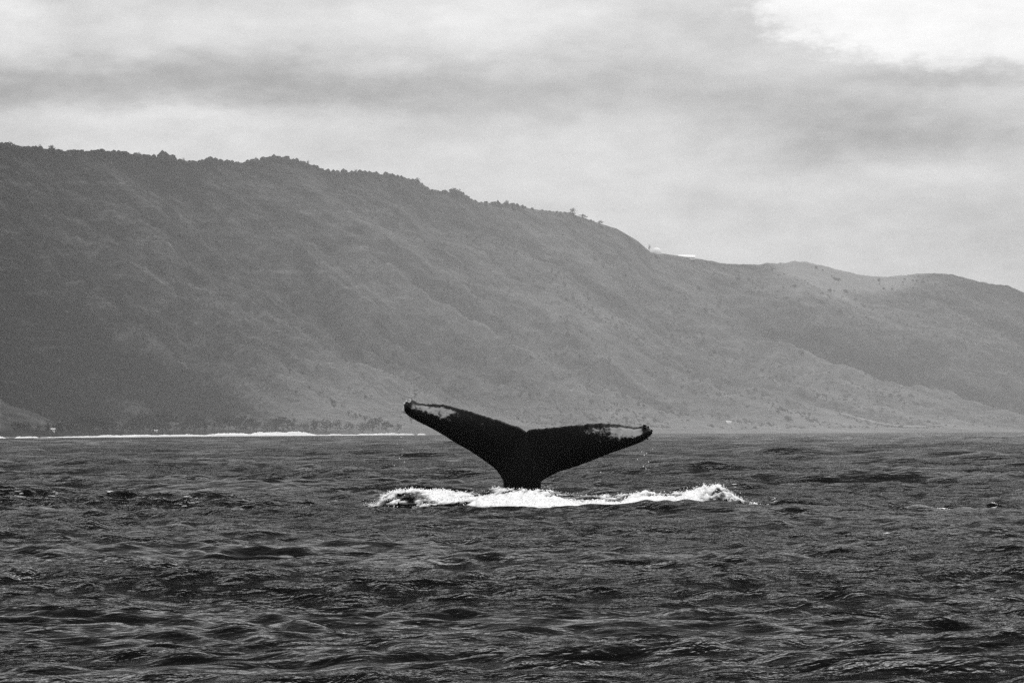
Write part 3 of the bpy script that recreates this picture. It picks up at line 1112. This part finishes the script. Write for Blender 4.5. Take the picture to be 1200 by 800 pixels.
# the shoreline grove: trees at the foot of the hill, all in the same haze
GROVE = [(18, 13), (30, 15), (44, 12), (55, 17), (66, 15), (74, 19), (84, 16), (93, 20), (101, 22), (108, 20), (116, 21), (124, 17), (133, 13), (144, 14), (152, 16),
         (160, 24), (168, 26), (175, 24), (183, 16), (190, 27), (196, 22), (206, 11), (214, 12), (222, 17), (228, 25), (233, 20), (240, 16), (250, 14), (262, 24), (267, 23),
         (275, 16), (284, 20), (292, 19), (300, 17), (312, 13), (322, 15), (331, 18), (342, 12), (356, 14), (368, 15), (381, 16), (394, 14), (408, 12), (424, 13),
         (436, 17), (443, 18), (452, 12), (466, 11)]
for (x, h) in GROVE:
    t = rnd.uniform(0.05, 0.095) + (0.02 if h > 19 else 0)
    p = hill_at(x, t)
    place_tree("grove_tree", (p.x, p.y, p.z - 0.4), h * math.hypot(p.x, p.y) / 5000.0 * 0.95, rnd.choice((0, 1, 2, 3, 4)),
               'hazy tree in the tallest clump of the shore grove above the smaller hut' if 158 < x < 200 and h >= 22 else
               'tall hazy tree of the close pair near the middle of the shore grove' if 260 < x < 270 else
               'hazy tree at the thin right end of the shore grove below the left fluke tip' if x > 430 else
               'hazy tree in the dense left part of the grove near the larger hut' if 70 < x < 120 and h >= 19 else
               'low hazy tree of the shoreline grove behind the surf at the left',
               'trees of the shoreline grove', rnd.uniform(0.9, 1.35))

# woods along the crest and scrub over the slope: nobody could count them
rw = np.random.RandomState(77)
# a low rounded bush: two rings and a blunt top
_b = [(math.cos(k * 1.2566), math.sin(k * 1.2566), -0.3) for k in range(5)] + [(0.72 * math.cos(k * 1.2566 + .6), 0.72 * math.sin(k * 1.2566 + .6), 0.62) for k in range(5)] + [(0, 0, 0.9)]
OV = np.array(_b, float)
OF = np.array([f_ for k in range(5) for f_ in ((k, (k + 1) % 5, 5 + k), ((k + 1) % 5, 5 + (k + 1) % 5, 5 + k), (5 + k, 5 + (k + 1) % 5, 10))])


def bushes(items):
    VV, FF = [], []
    for k, (p, s, h) in enumerate(items):
        v = OV * rw.uniform(.65, 1.3, (11, 3)) * np.array((s, s, h)) + np.array(p)
        VV.append(v)
        FF.append(OF + 11 * k)
    return np.concatenate(VV), np.concatenate(FF)


items = []
for k in range(4200):
    x = rw.uniform(-220, 1240)
    dens = float(fbm(x / 22.0, 1.5, 4, 501, 0.6))
    bare = 0.9 if x > 705 else 0.22
    if dens < bare * 0.9 + rw.uniform(-.12, .12):
        continue
    knoll = sum(math.exp(-((x - c) / w) ** 2) for c, w in ((192, 14), (250, 14), (318, 26), (340, 20), (405, 22), (440, 22), (535, 16), (595, 22)))
    p = hill_at(x, 1.0 + rw.uniform(-0.015, 0.10))
    s = rw.uniform(1.2, 2.9) * (0.8 + 0.5 * min(1, knoll))
    items.append(((p.x, p.y, p.z + 0.3), s * 1.15, s * (0.85 + 0.75 * min(1.0, knoll) * rw.uniform(0.4, 1.2))))
v, f = bushes(items)
me = mesh_np("ridge_woods", v, None, f, False)
link("ridge_woods", me, M_LEAF, kind='stuff', label='low ragged woods along the crest of the hills')

items = []
for k in range(16000):
    x = rw.uniform(-150, 1300)
    t = rw.uniform(0.12, 0.99)
    sk = x - 720 / 5600 * FPX * (1 - t)
    if float(fbm(sk / 26.0, t * 5, 3, 601)) < 0.40 + 0.2 * rw.rand():
        continue
    p = hill_at(x, t)
    s = math.exp(rw.normal(math.log(1.55), 0.4)) * min(1.0, math.hypot(p.x, p.y) / 6000.0)
    items.append(((p.x, p.y, p.z), s * 1.2, s * 0.9))
v, f = bushes(items)
me = mesh_np("hill_scrub", v, None, f, False)
link("hill_scrub", me, M_SCRUB, kind='stuff', label='dark scrub dotted over the slopes of the hills')


# ------------------------------------------------------------------ buildings, tiny and far
def box(bm, x0, x1, y0, y1, z0, z1):
    bmesh.ops.create_cube(bm, size=1, matrix=Matrix.Translation(((x0 + x1) / 2, (y0 + y1) / 2, (z0 + z1) / 2)) @ Matrix.Diagonal((x1 - x0, y1 - y0, z1 - z0, 1)))


def bmobj(name, bm, mat, parent, smooth=False):
    me_ = bpy.data.meshes.new(name)
    bm.to_mesh(me_)
    bm.free()
    if smooth:
        for p_ in me_.polygons:
            p_.use_smooth = True
    return link(name, me_, mat, parent)


# the white dome on the saddle
p = spot(769, 298, ridge_dist(769) + 5)
rad = link("radome", None, label='white dome on the saddle where the near hill meets the far one', cat='dome', loc=(p.x, p.y, p.z - 1.5))
bm = bmesh.new()
bmesh.ops.create_uvsphere(bm, u_segments=32, v_segments=16, radius=8.4)
bmesh.ops.bisect_plane(bm, geom=bm.verts[:] + bm.edges[:] + bm.faces[:], plane_co=(0, 0, -2), plane_no=(0, 0, -1), clear_outer=True)
for v_ in bm.verts:
    v_.co.z += 3.2
bmobj("dome_shell", bm, M_WHITE, rad, True)
bm = bmesh.new()
bmesh.ops.create_cone(bm, cap_ends=True, segments=24, radius1=6.6, radius2=6.6, depth=3.0, matrix=Matrix.Translation((0, 0, -0.9)))
bmobj("base_ring", bm, M_CONC, rad)
# dark bush in front of the dome
p2 = hill_at(769, 0.985)
bm = bmesh.new()
rb = random.Random(9)
for k in range(18):
    bmesh.ops.create_icosphere(bm, subdivisions=1, radius=rb.uniform(.7, 1.5), matrix=Matrix.Translation((rb.gauss(0, 1.9), rb.gauss(0, 1.2), abs(rb.gauss(0.8, 1.1)))) @ Matrix.Diagonal((1.1, 1, .8, 1)))
me_ = bpy.data.meshes.new("ridge_shrub")
bm.to_mesh(me_)
bm.free()
link("ridge_shrub", me_, M_LEAF, None, 'dark rounded shrub in front of the white dome', 'shrub', loc=(p2.x, p2.y, p2.z))

# the long low white building on the crest
p = spot(806, 301.5, ridge_dist(806) + 3)
bl_ = link("long_building", None, label='long low white building on the crest right of the white dome', cat='building', loc=(p.x, p.y, p.z - 1.2))
bm = bmesh.new()
box(bm, -14, 11, -4, 4, -2.5, 1.35)
bmobj("wall", bm, M_WHITE, bl_)
bm = bmesh.new()
vs = [bm.verts.new(c) for c in ((-14.6, -5.2, 1.7), (11.6, -5.2, 1.7), (11.6, 4.6, 5.2), (-14.6, 4.6, 5.2), (-14.6, -5.2, 1.4), (11.6, -5.2, 1.4), (11.6, 4.6, 2.15), (-14.6, 4.6, 2.15))]
for ids in ((0, 1, 2, 3), (7, 6, 5, 4), (4, 5, 1, 0), (5, 6, 2, 1), (6, 7, 3, 2), (7, 4, 0, 3)):
    bm.faces.new([vs[q_] for q_ in ids])
bmobj("roof", bm, M_WHITE, bl_)
for k in range(5):
    bm = bmesh.new()
    box(bm, -11.6 + k * 4.6, -10.0 + k * 4.6, -4.06, -4.003, 0.1, 0.9)
    bmobj("window", bm, M_GLASS, bl_)
bl_.rotation_euler = (0, math.radians(2.0), -math.atan2(p.x, p.y))


def cottage(x, y, w, h, t, lab):
    # walk up the slope to where its surface meets this line of sight
    p_ = hill_at(x, 0.0)
    for k_ in range(400):
        p_ = hill_at(x, k_ * 0.001)
        if p_.z >= spot(x, y + 1.0, math.hypot(p_.x, p_.y)).z:
            break
    w *= math.hypot(p_.x, p_.y) / 4600.0
    h *= math.hypot(p_.x, p_.y) / 5000.0
    o = link("beach_house", None, label=lab, cat='house', loc=(p_.x, p_.y, p_.z + 0.3))
    o.rotation_euler = (0, 0, -math.atan2(p_.x, p_.y))
    bm_ = bmesh.new()
    box(bm_, -w / 2, w / 2, -2, 2, -1.5, h * 0.65)
    bmobj("wall", bm_, M_WHITE, o)
    bm_ = bmesh.new()
    vs = [bm_.verts.new(c) for c in ((-w / 2 - .3, -2.4, h * .653), (w / 2 + .3, -2.4, h * .653), (w / 2 + .3, 2.4, h * .653), (-w / 2 - .3, 2.4, h * .653), (-w / 2 - .3, 0, h * 1.1), (w / 2 + .3, 0, h * 1.1))]
    for ids in ((0, 1, 5, 4), (2, 3, 4, 5), (1, 2, 5), (3, 0, 4), (3, 2, 1, 0)):
        bm_.faces.new([vs[q_] for q_ in ids])
    bmobj("roof", bm_, M_WHITE, o)
    return o


cottage(61, 503.8, 5.0, 2.2, 0.035, 'larger white hut behind the surf at the foot of the dark left slope')
cottage(182, 504.6, 3.2, 1.6, 0.035, 'smaller white hut behind the surf in front of the tallest grove trees')
cottage(853, 495, 5.5, 2.4, 0.10, 'small pale hut at the foot of the hill right of the tail')

# ------------------------------------------------------------------ haze
top = float(HV[..., 2].max()) + 25.0
HAZE = 6.3e-5
bm = bmesh.new()
box(bm, -12800, 12800, -12800, 12800, -5.0, top)
hz = bpy.data.meshes.new("haze")
bm.to_mesh(hz)
bm.free()
hm = bpy.data.materials.new("sea_haze")
hm.use_nodes = True
N = NT(hm.node_tree)
N.n.clear()
ho = N.new('ShaderNodeOutputMaterial')
pv = N.new('ShaderNodeVolumePrincipled')
pv.inputs['Color'].default_value = (0.97, 0.97, 0.97, 1)
pv.inputs['Density'].default_value = HAZE
pv.inputs['Anisotropy'].default_value = 0.35
N.l.new(pv.outputs[0], ho.inputs['Volume'])
link("haze", hz, hm, kind='stuff', label='pale sea haze filling the air')
